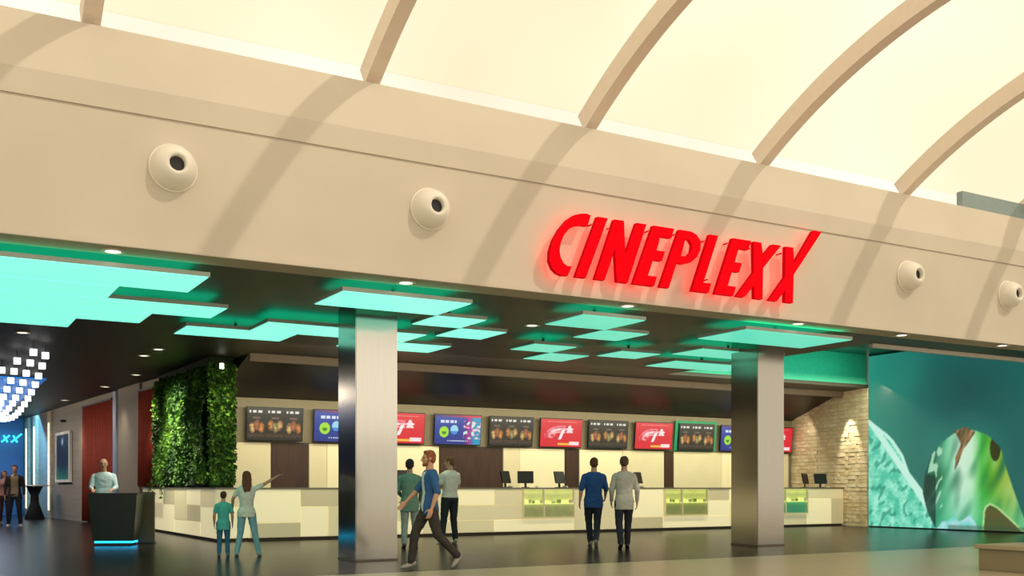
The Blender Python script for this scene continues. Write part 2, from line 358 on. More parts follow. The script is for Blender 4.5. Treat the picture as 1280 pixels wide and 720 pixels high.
# ------------------------------------------------------------------ red channel-letter sign
L = {'C': [(9.02,5.38),(8.96,5.4),(8.85,5.39),(8.72,5.35),(8.59,5.26),(8.45,5.10),(8.34,4.92),(8.28,4.75),(8.275,4.6),(8.33,4.49),(8.41,4.43),(8.5,4.405),(8.6,4.41),(8.67,4.56),(8.59,4.56),(8.52,4.6),(8.47,4.68),(8.45,4.78),(8.475,4.9),(8.53,5.02),(8.62,5.12),(8.72,5.18),(8.85,5.21),(8.96,5.21)],
 'I': [(9.15,5.38),(9.34,5.38),(8.93,4.41),(8.74,4.41)],
 'N': [(9.47,5.38),(9.65,5.38),(9.68,4.84),(9.9,5.38),(10.09,5.38),(9.72,4.41),(9.52,4.41),(9.48,4.93),(9.28,4.41),(9.1,4.41)],
 'E': [(10.23,5.38),(10.65,5.38),(10.59,5.22),(10.37,5.22),(10.29,4.99),(10.46,4.99),(10.40,4.83),(10.22,4.83),(10.12,4.57),(10.30,4.57),(10.24,4.41),(9.83,4.41)],
 'P': [(10.76,5.38),(11.0,5.38),(11.12,5.34),(11.2,5.25),(11.2,5.11),(11.12,4.97),(10.99,4.87),(10.84,4.83),(10.7,4.83),(10.54,4.41),(10.36,4.41)],
 'L': [(11.4,5.38),(11.58,5.38),(11.26,4.57),(11.43,4.57),(11.37,4.41),(11.02,4.41)],
 'E2': [(11.9,5.38),(12.31,5.38),(12.25,5.22),(12.03,5.22),(11.94,4.98),(12.10,4.98),(12.04,4.82),(11.88,4.82),(11.79,4.57),(11.97,4.57),(11.91,4.41),(11.51,4.41)],
 'X': [(12.37,5.38),(12.54,5.38),(12.58,5.15),(12.8,5.38),(13.0,5.38),(12.58,4.95),(12.57,4.41),(12.39,4.41),(12.38,4.63),(12.15,4.41),(11.98,4.41),(12.38,4.86)],
 'X2': [(13.11,5.38),(13.29,5.38),(13.31,5.1),(13.78,5.74),(13.98,5.74),(13.3,4.91),(13.28,4.41),(13.1,4.41),(13.1,4.62),(12.9,4.41),(12.72,4.41),(13.1,4.85)]}
Ph = [(10.88,5.24),(10.97,5.24),(11.03,5.17),(11.01,5.05),(10.93,4.97),(10.79,4.95)]
red_face = mat('red_acrylic', (200, 0, 14), .8, spec=.05, emit=.6, ecol=(235, 0, 12), var=.01)
red_side = mat('red_return', (170, 0, 12), .8, spec=.05, emit=.3, ecol=(220, 10, 20), var=.01)
halo_m = mat('red_halo_light', (255, 60, 60), .4, emit=2.4, ecol=(255, 75, 75), var=.01)
SG = empty('shop_sign', (11.1, 13.45, 4.41)); tag(SG, 'large red illuminated slanted lettering reading CINEPLEXX on the beige facade', 'sign')
def letter(key, pts, y0, y1, m, nm, par):
    bm = bmesh.new(); q = [(p[0]-11.1, p[1]-4.41) for p in pts]
    if key == 'P':      # outline with a counter: bridged polygon ring
        h = [(p[0]-11.1, p[1]-4.41) for p in Ph]
        fr = [bm.verts.new((x, y0, z)) for x, z in q]; bk = [bm.verts.new((x, y1, z)) for x, z in q]
        fh = [bm.verts.new((x, y0, z)) for x, z in h]; bh = [bm.verts.new((x, y1, z)) for x, z in h]
        for A_, B_ in ((fr, bk), (fh, bh)):
            for i in range(len(A_)): bm.faces.new((A_[i-1], A_[i], B_[i], B_[i-1]))
        for A_, H_ in ((fr, fh), (bk, bh)):
            es = [bm.edges.get((A_[i-1], A_[i])) for i in range(len(A_))]+[bm.edges.get((H_[i-1], H_[i])) for i in range(len(H_))]
            bmesh.ops.triangle_fill(bm, edges=es, use_beauty=True, use_dissolve=False)
    else: prism(bm, q, y0, y1, 'y')
    return obj(nm, bm, m, par)
names = {'C': 'c', 'I': 'i', 'N': 'n', 'E': 'e', 'P': 'p', 'L': 'l', 'E2': 'e', 'X': 'x', 'X2': 'long-tailed x'}
for k, pts in L.items():
    o = letter(k, pts, -.24, -.17, red_side, 'letter', SG)
    f = letter(k, pts, -.252, -.241, red_face, 'letter_face', o)
    h = letter(k, pts, -.169, -.16, halo_m, 'halo_light', o)
    for i in (0, len(pts)//2):
        bm = bmesh.new(); box(bm, pts[i][0]*.9+pts[(i+len(pts)//2) % len(pts)][0]*.1-11.11, pts[i][0]*.9+pts[(i+len(pts)//2) % len(pts)][0]*.1-11.09, -.16, 0, pts[i][1]*.9+pts[(i+len(pts)//2) % len(pts)][1]*.1-4.42, pts[i][1]*.9+pts[(i+len(pts)//2) % len(pts)][1]*.1-4.40)
        obj('stand_off', bm, red_side, o)

# ------------------------------------------------------------------ service counter and side counter
CT = empty('service_counter', (15.5, 23.1, 0)); tag(CT, 'long cream patchwork service counter under the menu boards', 'counter')
cy0 = 22.8
def cbox(x0, x1, y0, y1, z0, z1): return B(x0-15.5, x1-15.5, y0-23.1, y1-23.1, z0, z1)
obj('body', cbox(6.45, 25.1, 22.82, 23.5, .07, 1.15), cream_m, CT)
obj('plinth', cbox(6.45, 25.1, 22.88, 23.45, 0, .07), mat('brown_plinth', (70, 58, 42), .6, var=.1), CT)
obj('countertop', bev(cbox(6.4, 25.12, 22.77, 23.55, 1.15, 1.19), .006), mat('grey_worktop', (130, 122, 104), .3, var=.06), CT)
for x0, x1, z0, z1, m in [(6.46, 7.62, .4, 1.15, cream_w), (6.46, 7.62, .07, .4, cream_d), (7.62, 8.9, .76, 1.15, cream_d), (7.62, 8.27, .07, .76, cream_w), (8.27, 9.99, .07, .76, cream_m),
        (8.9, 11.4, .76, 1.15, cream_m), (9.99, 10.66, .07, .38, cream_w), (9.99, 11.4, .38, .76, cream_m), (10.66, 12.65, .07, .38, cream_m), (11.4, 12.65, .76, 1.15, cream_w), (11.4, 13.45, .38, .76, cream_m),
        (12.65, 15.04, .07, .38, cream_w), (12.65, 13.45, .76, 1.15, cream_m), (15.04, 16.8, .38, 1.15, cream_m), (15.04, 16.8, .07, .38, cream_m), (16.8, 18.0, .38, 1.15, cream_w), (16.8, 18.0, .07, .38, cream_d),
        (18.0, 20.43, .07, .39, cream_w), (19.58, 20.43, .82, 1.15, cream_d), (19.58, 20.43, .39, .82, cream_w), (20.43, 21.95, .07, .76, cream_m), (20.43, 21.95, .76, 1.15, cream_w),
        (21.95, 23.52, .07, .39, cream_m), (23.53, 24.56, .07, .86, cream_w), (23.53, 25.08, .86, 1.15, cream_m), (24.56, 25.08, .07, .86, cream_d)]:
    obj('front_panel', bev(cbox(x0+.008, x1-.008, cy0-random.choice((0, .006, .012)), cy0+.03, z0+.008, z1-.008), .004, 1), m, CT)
glow_m = mat('display_shelf_light', (255, 245, 150), .4, emit=1.3, ecol=(240, 240, 150), var=.02)
disp_in = mat('display_interior_glow', (225, 222, 140), .5, emit=.75, ecol=(232, 230, 140), var=.2, vscale=5)  # emission stands in for light reaching the case interior
gm = mat('display_glass', (225, 235, 205), .08, trans=1.0, var=.01)
def display(x0, x1, low=disp_in):
    def q(nm, m, *a): return obj(nm, cbox(*a), m, CT)
    q('display_back', disp_in, x0+.03, x1-.03, 22.80, 22.815, .78, 1.14)
    q('display_back', low, x0+.03, x1-.03, 22.80, 22.815, .41, .76)
    xm = x0+(x1-x0)*.4
    for f in ((x0, x0+.03), (xm-.02, xm+.02), (x1-.03, x1)): q('display_mullion', cream_d, f[0], f[1], 22.72, 22.8, .4, 1.15)
    q('display_rail', cream_d, x0+.03, x1-.03, 22.72, 22.8, .4, .43)
    for s0, s1 in ((x0+.03, xm-.02), (xm+.02, x1-.03)):
        q('display_shelf', glow_m, s0, s1, 22.735, 22.8, .76, .785)
        q('display_glass', gm, s0, s1, 22.724, 22.73, .44, 1.14)
        for k in range(5):
            cx = s0+(s1-s0)*(k+.5)/5; cw = (s1-s0)*.07
            q('snack_box', [glow_m, cream_w, MATS['teal_snack']][k % 3] if 'teal_snack' in MATS else glow_m, cx-cw, cx+cw, 22.74, 22.79, .785, .785+random.uniform(.05, .1))
mat('teal_snack', (190, 215, 120), .5, emit=.3, ecol=(210, 225, 120), var=.1)
low_d = mat('display_low_glow', (190, 188, 130), .5, emit=.4, ecol=(205, 203, 135), var=.2, vscale=4)  # weaker emission in place of light on the lower case backs
display(13.45, 15.02, low_d); display(18.02, 19.56, low_d); display(21.97, 23.5, mat('display_low_teal', (120, 200, 160), .5, emit=.3, ecol=(110, 220, 175), var=.1))

SC = empty('side_counter', (5.9, 26.5, 0)); tag(SC, 'cream side counter carrying the living wall, running back along the corridor', 'counter')
fx = lambda y: 5.71-.0105*(y-22.8)
def wing(nm, m, y0, y1, z0, z1, out=0, back=None):
    bx_ = lambda y: (min(6.42, wl(y)-.005) if back is None else fx(y)+back)
    pts = [(fx(y0)-out, y0), (fx(y1)-out, y1), (bx_(y1), y1), (bx_(y0), y0)]
    pts = [(x-5.9, y-26.5) for x, y in pts]
    return obj(nm, prism(bmesh.new(), pts, z0, z1), m, SC)
wing('body', cream_m, 22.82, 30.7, .07, 1.15); wing('plinth', MATS['brown_plinth'], 22.88, 30.65, 0, .07, -.06)
wing('countertop', MATS['grey_worktop'], 22.77, 30.72, 1.15, 1.19, .03)
y = 22.84; k = 0
while y < 30.5:
    y1 = min(30.68, y+1.3); zs = [(.07, .4), (.4, .78), (.78, 1.15)] if k % 3 == 1 else ([(.07, .76), (.76, 1.15)] if k % 3 == 0 else [(.07, .4), (.4, 1.15)])
    for j, (z0, z1) in enumerate(zs):
        wing('front_panel', [cream_w, cream_m, cream_w, cream_d][(k*2+j) % 4], y+.008, y1-.008, z0+.008, z1-.008, .006+.006*((k+j) % 2), .02)
    y = y1; k += 1
for z0, z1, m in ((.07, .76, cream_w), (.76, 1.15, cream_m)):
    obj('front_panel', bev(B(5.72-5.9, 6.44-5.9, 22.79-26.5, 22.83-26.5, z0+.008, z1-.008), .004, 1), m, SC)

# monitors on the counter
def monitor(x, rz, label, ly=23.2):
    t = empty('till_monitor', (x, ly, 1.19), rz); tag(t, label, 'monitor', 'black till monitors on the counter')
    M = Matrix.Translation((0, 0, .27)) @ Matrix.Rotation(math.radians(-12), 4, 'X')
    bm = bmesh.new(); box(bm, -.21, .21, -.02, .02, -.16, .16, 0, M); obj('casing', bev(bm, .008), black_m, t)
    bm = bmesh.new(); box(bm, -.19, .19, .021, .024, -.14, .14, 0, M); obj('screen', bm, mat('till_screen', (40, 60, 60), .15, emit=.3, ecol=(90, 130, 120)), t)
    bm = bmesh.new(); box(bm, -.1, .1, -.08, .08, 0, .015); box(bm, -.03, .03, -.01, .02, .015, .15); obj('stand', bm, black_m, t)
    obj('card_reader', bev(B(.25, .33, -.05, .09, 0, .045), .01), white_m, t)
monitor(10.3, .3, 'black till monitor behind the man in the green shirt')
monitor(13.2, .5, 'black till monitor at left of the three beside the left display case')
monitor(13.8, -.5, 'black till monitor, middle of the three above the left display case')
monitor(14.85, .35, 'black till monitor, right of the three above the left display case')
monitor(17.45, .5, 'black till monitor right of the two men walking away')
monitor(23.65, .4, 'black till monitor right of the farther column, left of its pair', 23.0)
monitor(24.3, -.3, 'black till monitor at the right end of the counter', 23.0)

# ------------------------------------------------------------------ menu boards
scr = attr_mat('screen_emission', .95)
LET = {}
def food(u, v):
    x = u*3; c = int(min(2, x)); fx_ = x-c
    col = (34, 26, 22)
    if .04 < fx_ < .96:
        col = (26, 20, 18)
        if .84 < v < .92 and .12 < fx_ < .86 and (int(fx_*14) % 4 != 3): col = (225, 222, 215)
        if .66 < v < .72 and .3 < fx_ < .7: col = (110, 90, 80)
        for k in range(3):
            cx, cz = .28+.24*k, .38+.08*((k+c) % 2); d = math.hypot((fx_-cx)/.17, (v-cz)/.17)
            if d < 1: col = mix([(235, 200, 120), (190, 110, 70), (225, 150, 60), (170, 190, 110)][(k+c*2) % 4], (90, 50, 30), d*.8+.6*ns(u, v, 14, k))
        if .08 < v < .2: col = mix(col, (90, 66, 46), .6+.4*ns(u, v, 20))
    return col
def redb(u, v):
    col = (222, 14, 44)
    if .9 < v < .925 and .15 < u < .88 and int(u*60) % 3: col = (240, 160, 165)
    for a0, b0, th, c_ in ((.30, .30, .05, (250, 215, 215)), (.24, .20, .035, (248, 190, 195)), (.36, .40, .03, (240, 120, 140))):
        q = ((u-.50)/a0)**2+((v-.34)/b0)**2
        if abs(math.sqrt(q)-1) < th/.22*(.6+.8*max(0, .5-u)) and v > .34+.25*(u-.2) and u < .60: col = mix(c_, (232, 60, 90), max(0, ns(u, v, 9, 3))*1.4)
    if ((u-.22)/.13)**2+((v-.42)/.12)**2 < 1: col = mix((245, 180, 170), (228, 50, 80), .5+ns(u, v, 11, 1)*1.5)
    if abs(u-.52-(v-.5)*.25) < .035 and .26 < v < .62: col = (250, 235, 235)
    if math.hypot((u-.70)/(.075+.02*math.sin(5*math.atan2(v-.62, u-.7))), (v-.62)/(.13+.03*math.sin(5*math.atan2(v-.62, u-.7)))) < 1: col = (250, 225, 225)
    if .07 < v < .14 and .42 < u < .7: col = (250, 190, 60)
    if .07 < v < .19 and .7 < u < .94: col = (250, 225, 225)
    return col
def blue(u, v):
    col = mix((10, 40, 130), (24, 62, 165), v)
    t = (u-.62)*6+.4*ns(u, v, 4)
    if u > .58: col = mix(col, (190, 30, 130), t*1.2)
    if u > .76: col = mix((190, 30, 130), (20, 150, 190), (u-.74)*9)
    if u > .62 and .2 < v < .82:
        n_ = ns(u*1.4, v, 9, 5)
        if n_ > .12: col = (190, 235, 225)
        elif n_ > .02: col = (235, 110, 170)
    if .74 < v < .83 and .1 < u < .46 and int(u*40) % 4: col = (215, 225, 245)
    if math.hypot((u-.2)/.1, (v-.42)/.19) < 1:
        col = (165, 225, 40)
        if math.hypot((u-.2)/.05, (v-.42)/.09) < 1 and v < .44: col = (60, 130, 40)
    if math.hypot((u-.42)/.085, (v-.5)/.16) < 1: col = (150, 215, 240) if v > .46 else (60, 140, 215)
    if .1 < v < .14 and .28 < u < .72 and int(u*70) % 3: col = (200, 215, 240)
    if v > .93: col = mix((40, 30, 120), (215, 20, 70), u*1.3)
    return col
starts = [7.2, 8.95, 10.65, 12.4, 14.12, 15.82, 17.52, 19.25, 20.97, 22.7, 24.42]
kinds = ['f', 'b', 'r', 'b', 'f', 'r', 'f', 'r', 'f', 'b', 'r']
labs = ['dark three-column food menu screen at the far left end of the menu wall', 'blue menu screen with green and pale circles, directly left of the nearer column', 'red advertising screen half hidden by the nearer column\'s right edge',
        'blue and magenta menu screen above the group at the counter', 'dark food menu screen between the blue screen and a red one', 'red advertising screen above the left display case',
        'dark food menu screen directly above the two men walking away', 'red advertising screen right of the two walking men', 'dark food menu screen in a green frame left of the farther column',
        'blue menu screen partly hidden by the left side of the farther column', 'red advertising screen at the right end of the menu wall by the stone wall']
shared = {}
frame_g = mat('green_surround', (30, 130, 90), .5, emit=.25, ecol=(20, 150, 100), var=.1)
for x, k, l in zip(starts, kinds, labs):
    t = empty('menu_screen', (x, 25.8, 2.38)); t.rotation_euler.x = math.radians(6); tag(t, l, 'screen', 'menu screens above the counter')
    obj('casing', bev(B(0, 1.47, .01, .06, -.01, .85), .008), black_m, t)
    if k not in shared:
        o = art('display', 1.43, .81, 96, 54, {'f': food, 'r': redb, 'b': blue}[k], scr, t); shared[k] = o.data
    else: o = obj('display', shared[k], None, t)
    o.location = (.02, .004, .015)
    obj('bracket', B(.5, .9, .06, .14, .25, .5), dark_m, t)
    if l.startswith('dark food menu screen in a green'):
        bm = bmesh.new(); box(bm, -.11, 1.58, .062, .075, -.02, .93); obj('surround', bm, frame_g, t)

# ------------------------------------------------------------------ mural
MW, MH, MY = 8.0, 5.1, 13.68
mount = [(21.66, 3.2), (21.35, 2.98), (21.0, 2.75), (20.76, 2.54), (20.42, 2.1), (20.2, 1.59), (19.79, 1.13), (19.38, .62), (18.99, .18), (18.9, -.2), (21.9, -.2), (21.9, 3.2)]
body = [(19.6, .5), (19.74, 1.0), (19.68, 1.5), (19.52, 1.97), (19.25, 2.3), (18.9, 2.55), (18.6, 2.7), (18.35, 2.76), (18.0, 2.68), (17.67, 2.55), (17.31, 2.23), (17.11, 1.6), (16.88, .97), (16.58, .25), (16.4, -.2), (19.2, -.2)]
hair = [(18.72, 2.7), (18.35, 2.82), (18.05, 2.66), (18.2, 2.45), (18.42, 2.2), (18.56, 1.85), (18.70, 1.6), (18.66, 2.0), (18.5, 2.35), (18.6, 2.55)]
arch_ = [(17.81, .5), (17.74, .66), (17.6, .74), (17.39, .65), (17.1, .42), (16.88, .24), (16.5, -.1), (17.85, -.2)]
snow = [(19.35, -.1), (19.1, .2), (18.9, .22), (18.73, .36), (18.55, .22), (18.4, .28), (18.23, .42), (18.05, .2), (17.9, -.1)]
stops = [(19.7, (14, 84, 72)), (19.25, (40, 130, 95)), (18.95, (110, 205, 155)), (18.55, (220, 250, 228)), (18.15, (190, 245, 200)), (17.85, (70, 190, 70)), (17.55, (90, 175, 40)), (17.2, (150, 190, 70)), (16.9, (175, 205, 95)), (16.5, (110, 185, 120))]
def mural_c(u, v):
    y = MY+MW*(1-u); z = v*MH
    n = ns(y, z, .8, 2)
    col = mix((44, 150, 128), (32, 104, 98), (21.8-y)/3.0+.2*n)
    col = mix(col, (30, 84, 82), max(0, 1-math.hypot((y-18.3)/2.0, (z-3.9)/1.3)))
    col = mix(col, (60, 150, 130), max(0, .7-math.hypot((y-18.4)/2.2, (z-2.0)/2.0)))
    col = mix(col, (46, 120, 105), (16.6-y)/3)
    if inpoly(y, z, mount):
        d = edge_d(y, z, mount[:10]); m_ = ns(y*1.3, z, 3, 4)+.5*ns(y, z*1.4, 9, 1)
        col = mix((78, 205, 170), (165, 250, 220), .5+1.1*m_)
        if ns(y*1.5+z*.6, z, 4, 8) > .28: col = mix(col, (40, 150, 125), .7)
        if 19 < y and d < .1: col = (205, 255, 235)
    if inpoly(y, z, body):
        c = stops[0][1]
        for (a0, c0), (a1, c1) in zip(stops, stops[1:]):
            if a1 <= y <= a0: c = mix(c0, c1, (a0-y)/(a0-a1)); break
        else:
            if y < 16.5: c = stops[-1][1]
        s_ = ns((y+z*.3)*2.2, z*.7, 1.6, 6)
        c = mix(c, (30, 110, 70), max(0, s_*1.3)) if s_ > 0 else mix(c, (225, 252, 225), -s_*.7)
        if z < 1.2: c = mix(c, (70, 200, 150), (1.2-z)*.55)
        if y > 19.1 and ns(y*3+z, z, 2.6, 12) > .2: c = (170, 225, 190)
        if y > 19.3 and z < 1.5: c = mix(c, (8, 56, 50), .8)
        if math.hypot((y-17.45)/.16, (z-2.2)/.35) < 1: c = (52, 62, 24)
        col = c
    if inpoly(y, z, hair): col = mix((64, 62, 36), (176, 140, 100), .5+ns(y*3+z, z*.6, 3, 3)*1.3)
    if inpoly(y, z, snow): col = mix((190, 235, 240), (110, 225, 210), .4+ns(y, z, 5, 2))
    if inpoly(y, z, arch_):
        d = edge_d(y, z, arch_); col = (190, 235, 150) if d < .05 else mix((96, 92, 50), (70, 96, 54), .5+ns(y, z, 3, 2))
    if z < .12 and y < 18.9: col = mix(col, (60, 90, 70), .5)
    return col
MU = empty('mural', (24.96, MY+MW, .02)); MU.rotation_euler.z = -PI/2; tag(MU, 'tall backlit teal wall picture with a pale mountain and a glowing green form', 'mural')
def mural_s(u, v):
    q = [mural_c(u+a_*.0011, v+b_*.0017) for a_ in (-1, 1) for b_ in (-1, 1)]
    return tuple(sum(k)/4 for k in zip(*q))
mo = art('picture', MW, MH, 300, 180, mural_s, attr_mat('mural_backlight', .85, .35), MU); mo.location = (0, -.03, .02)
obj('light_box', B(0, MW, -.025, 0, 0, MH+.03), dark_m, MU)

# ------------------------------------------------------------------ living wall on the side counter
LVW = empty('vertical_garden', (6.05, 26.6, 1.19)); tag(LVW, 'tall green living wall pillar rising from the side counter', 'plant wall')
def px_(y, pad=0): return 5.86-.02*(y-24)
core = [(5.84-6.05, 24.1-26.6), (5.8-6.05, 29.0-26.6), (wl(29.0)-.01-6.05, 29.0-26.6), (6.2-6.05, 24.1-26.6)]
core = [(5.86-6.05, 23.96-26.6), (5.72-6.05, 29.0-26.6), (wl(29.0)-.012-6.05, 29.0-26.6), (wl(24.09)-.012-6.05, 24.09-26.6), (6.40-6.05, 24.09-26.6), (6.40-6.05, 23.96-26.6)]
obj('backing', prism(bmesh.new(), core, 0, 3.0), mat('moss_backing', (26, 48, 16), .9, var=.3), LVW)
leafs = [mat('leaf_dark', (44, 84, 26), .5, var=.3, vscale=2), mat('leaf_mid', (74, 122, 42), .5, var=.3, vscale=2), mat('leaf_light', (128, 176, 62), .5, var=.25, vscale=2)]
bm = bmesh.new()
def leaf(bm, p, nrm, s, mi):
    a = Vector((random.uniform(-1, 1), random.uniform(-1, 1), random.uniform(-1.4, .3))).normalized(); n = (nrm+Vector([random.uniform(-.5, .5) for _ in range(3)])).normalized()
    t = a.cross(n).normalized(); w_ = s*.38
    vs = [bm.verts.new(p), bm.verts.new(p+a*s*.5+t*w_+n*.012), bm.verts.new(p+a*s), bm.verts.new(p+a*s*.5-t*w_+n*.012), bm.verts.new(p+a*s*.5-n*.015)]
    for f in ((0, 1, 4), (1, 2, 4), (2, 3, 4), (3, 0, 4)): bm.faces.new([vs[i] for i in f]).material_index = mi
for i in range(15000):
    side = random.random() < .8
    y = random.uniform(23.9, 29.05); z = random.uniform(.12, 2.84)
    g = ns(y, z, 1.1, 3)+random.uniform(-.25, .25)+(.25 if 1.0 < z < 2.4 and y > 26.5 else 0)
    mi = 0 if g < .02 else (1 if g < .32 else 2)
    if side:
        bulge = max(0, .16*ns(y, z, .9, 7)+.08)
        p = Vector((5.86-.0286*(y-24.1)-random.uniform(0, .05)-bulge-6.05, y-26.6, z)); leaf(bm, p, Vector((-1, 0, .2)), random.uniform(.06, .12), mi)
    else:
        p = Vector((random.uniform(5.82, 6.42)-6.05, 23.95-random.uniform(0, .1)-26.6, z)); leaf(bm, p, Vector((0, -1, .2)), random.uniform(.06, .11), mi)
tag(obj('leaves', bm, leafs, LVW), kind='stuff')
bm = bmesh.new()
for k in range(8):                                   # trailing shoots over the counter edge
    y = random.uniform(27.4, 29.6); x = fx(y)-.06-random.uniform(0, .05)
    for j in range(9): leaf(bm, Vector((x-5.6+random.uniform(-.02, .02), y-28.5+random.uniform(-.1, .1), .5-.05*j)), Vector((-1, 0, .3)), .08, random.choice((0, 1, 2)))
VN = empty('trailing_vine', (5.6, 28.5, .82)); tag(VN, 'small trailing green vine hanging down the side counter front below the living wall', 'plant')
tag(obj('leaves', bm, leafs, VN), kind='stuff')
sp = obj('uplight', lathe(bmesh.new(), [(0, 0), (.05, 0), (.05, .12), (.03, .12), (.03, .1), (0, .1)], 16, Matrix.Translation((0, -2.95, 2.7))), lamp_m, LVW)
lamp('living_wall_beam', 'SPOT', (0, -3.05, 2.85), (.02, .22, -1), 110, (1, 1, .45), parent=LVW, spot_size=.9, spot_blend=.8, shadow_soft_size=.03)
lamp('living_wall_wash', 'SPOT', (-1.9, -.6, 2.6), (1.1, .3, -.9), 560, (1, 1, .7), parent=LVW, spot_size=1.5, spot_blend=.9, shadow_soft_size=.1)

# ------------------------------------------------------------------ curtains, poster
def curtain(y0, y1, z0, z1, label):
    t = empty('curtain', (wl((y0+y1)/2), (y0+y1)/2, z0)); tag(t, label, 'curtain', None); ox, oy, oz = t.location
    bm = bmesh.new(); N = 90; rows = [[], [], [], []]
    for i in range(N+1):
        y = y0+(y1-y0)*i/N; f = .05*math.sin(i*.86+.6*math.sin(i*.31))
        for k, (z, o, g) in enumerate(((z0, .1, 1.25), (z1, .1, .8), (z1, .075, .8), (z0, .075, 1.25))): rows[k].append(bm.verts.new((wl(y)-o-f*g-ox, y-oy, z-oz)))
    for i in range(N):
        for k in range(4): bm.faces.new((rows[k][i], rows[k][i+1], rows[(k+1) % 4][i+1], rows[(k+1) % 4][i]))
    obj('cloth', bm, red_cur, t, smooth=True)
    obj('rail', prism(bmesh.new(), [(wl(y_)-o_-ox, y_-oy) for y_, o_ in ((y0, .16), (y1, .16), (y1, .02), (y0, .02))], z1-oz, z1+.05-oz), dark_m, t)
curtain(29.3, 31.0, 1.22, 3.92, 'dark red pleated curtain above the side counter beside the living wall')
curtain(34.0, 38.05, .06, 3.92, 'wide dark red pleated curtain behind the attendant\'s desk')
PO = empty('framed_poster', (wl(41.45)-.02, 41.45, 1.38)); PO.rotation_euler.z = -PI/2+math.atan(.0808)*1; tag(PO, 'white-framed dark film poster with a pale glow on the corridor wall', 'poster')
def post(u, v):
    c = mix((30, 110, 80), (10, 14, 26), v*2.2)
    c = mix(c, (215, 225, 235), 1-math.hypot((u-.45)/.14, (v-.84)/.13)); c = mix(c, (8, 12, 20), 1.2-math.hypot((u-.52)/.2, (v-.5)/.4)) if v < .75 else c
    return mix(c, (90, 190, 150), .5*max(0, ns(u, v, 5)) if v < .3 else 0)
po = art('print', 2.2, 1.7, 40, 40, post, attr_mat('poster_backlight', .7), PO); po.location = (-1.1, -.06, .08)
bm = bmesh.new()
for q in ((-1.25, -1.08, 0, 1.86), (1.08, 1.25, 0, 1.86), (-1.08, 1.08, 0, .1), (-1.08, 1.08, 1.76, 1.86)): box(bm, q[0], q[1], -.09, -.0, q[2], q[3])
obj('frame', bm, white_m, PO)
obj('backing', B(-1.08, 1.08, -.05, 0, .1, 1.76), dark_m, PO)
for y, l in ((43.9, 'pale vertical glow strip for grazing light right after the poster'), (46.9, 'pale vertical glow strip for grazing light farther down the corridor wall'), (48.7, 'farthest pale vertical glow strip for grazing light near the blue end wall')):
    t = on_wall('graze_glow_strip', y-.09, y+.09, .1, .03, .3, 3.7, mat('graze_glow', (255, 236, 190), .4, emit=1.2, ecol=(255, 232, 185), var=.02)); tag(t, l, 'wall light', 'vertical corridor glow strips')  # glowing strip stands in for light grazing the pilaster
# picture light over poster
t = on_wall('picture_light', 41.3, 41.5, .0, .18, 3.6, 3.68, dark_m); tag(t, 'small dark picture light above the framed poster', 'wall light')
lamp('poster_beam', 'SPOT', (wl(41.4)-.25, 41.4, 3.7), (.12, 0, -1), 30, (1, .9, .7), spot_size=.8, spot_blend=.8)

# ------------------------------------------------------------------ corridor end: blue-lit ceiling made as a glowing slab, neon letters, cube chandelier
bc = B(-4, 3.15, 31, 49.8, 4.15, 4.19); t = obj('blue_ceiling_glow', bc, mat('blue_glow', (40, 120, 210), .4, emit=.55, ecol=(10, 110, 200), var=.3, vscale=.6)); tag(t, 'large blue glowing ceiling field over the far corridor', 'ceiling light')  # emission stands in for blue light falling on the ceiling
neon = mat('cyan_neon', (120, 240, 250), .4, emit=1.5, ecol=(50, 225, 235), var=.01)
NE = empty('neon_sign', (3.45, 49.95, 3.15)); tag(NE, 'small cyan neon letters on the blue end wall of the corridor', 'sign')
def stroke(bm, a_, b_, w_=.035):
    a_ = Vector(a_); b_ = Vector(b_); d_ = (b_-a_).normalized(); n_ = Vector((-d_.y, d_.x))*w_
    prism(bm, [tuple(a_+n_), tuple(b_+n_), tuple(b_-n_), tuple(a_-n_)], -.12, -.05, 'y')
for i, strokes in enumerate([[((0, 0), (.12, .3)), ((.0, .0), (.22, .0)), ((.06, .15), (.24, .15)), ((.12, .3), (.3, .3))], [((0, 0), (.32, .3)), ((.08, .3), (.24, 0))], [((0, 0), (.42, .38)), ((.08, .3), (.24, 0))]]):
    bm = bmesh.new()
    for s in strokes: stroke(bm, (s[0][0]+i*.38-.55, s[0][1]), (s[1][0]+i*.38-.55, s[1][1]))
    obj('letter', bm, neon, NE)
cub = [(2.11, 23.17), (2.38, 23.63), (1.95, 24.94), (2.23, 25.2), (2.52, 25.69), (1.79, 27.07), (2.06, 27.21), (2.35, 27.53), (2.67, 28.04), (2.17, 29.63), (2.49, 30.03), (2.82, 30.45), (2.27, 32.3), (2.6, 32.52), (2.95, 32.97), (2.36, 35.04), (2.71, 35.18), (3.07, 35.39), (2.47, 37.72), (2.81, 37.68), (3.18, 37.87), (2.88, 40.14), (3.27, 40.36), (2.94, 42.44), (3.33, 42.22), (2.93, 43.98), (3.37, 44.04), (3.35, 45.38), (3.26, 46.23), (3.14, 46.66),
       (1.5, 29.2), (1.62, 31.9), (1.95, 32.1), (1.72, 34.6), (2.02, 34.8), (1.8, 37.4), (2.13, 37.5), (2.2, 40.0), (2.55, 40.0), (2.25, 42.4), (2.6, 42.3), (2.55, 44.0), (2.75, 45.5), (3.0, 45.4)]
CH = empty('cube_chandelier', (2.6, 34, 4.2)); tag(CH, 'sweeping strands of small white glowing cubes hanging at far left', 'chandelier')
cm = B(-.065, .065, -.065, .065, -.065, .065); me = bpy.data.meshes.new('light_cube'); cm.to_mesh(me); cm.free(); me.materials.append(mat('cube_glow', (255, 255, 255), .4, emit=1.6, ecol=(250, 252, 255), var=.01))
wm = B(-.006, .006, -.006, .006, .055, .22); mw = bpy.data.meshes.new('cord'); wm.to_mesh(mw); wm.free(); mw.materials.append(dark_m)
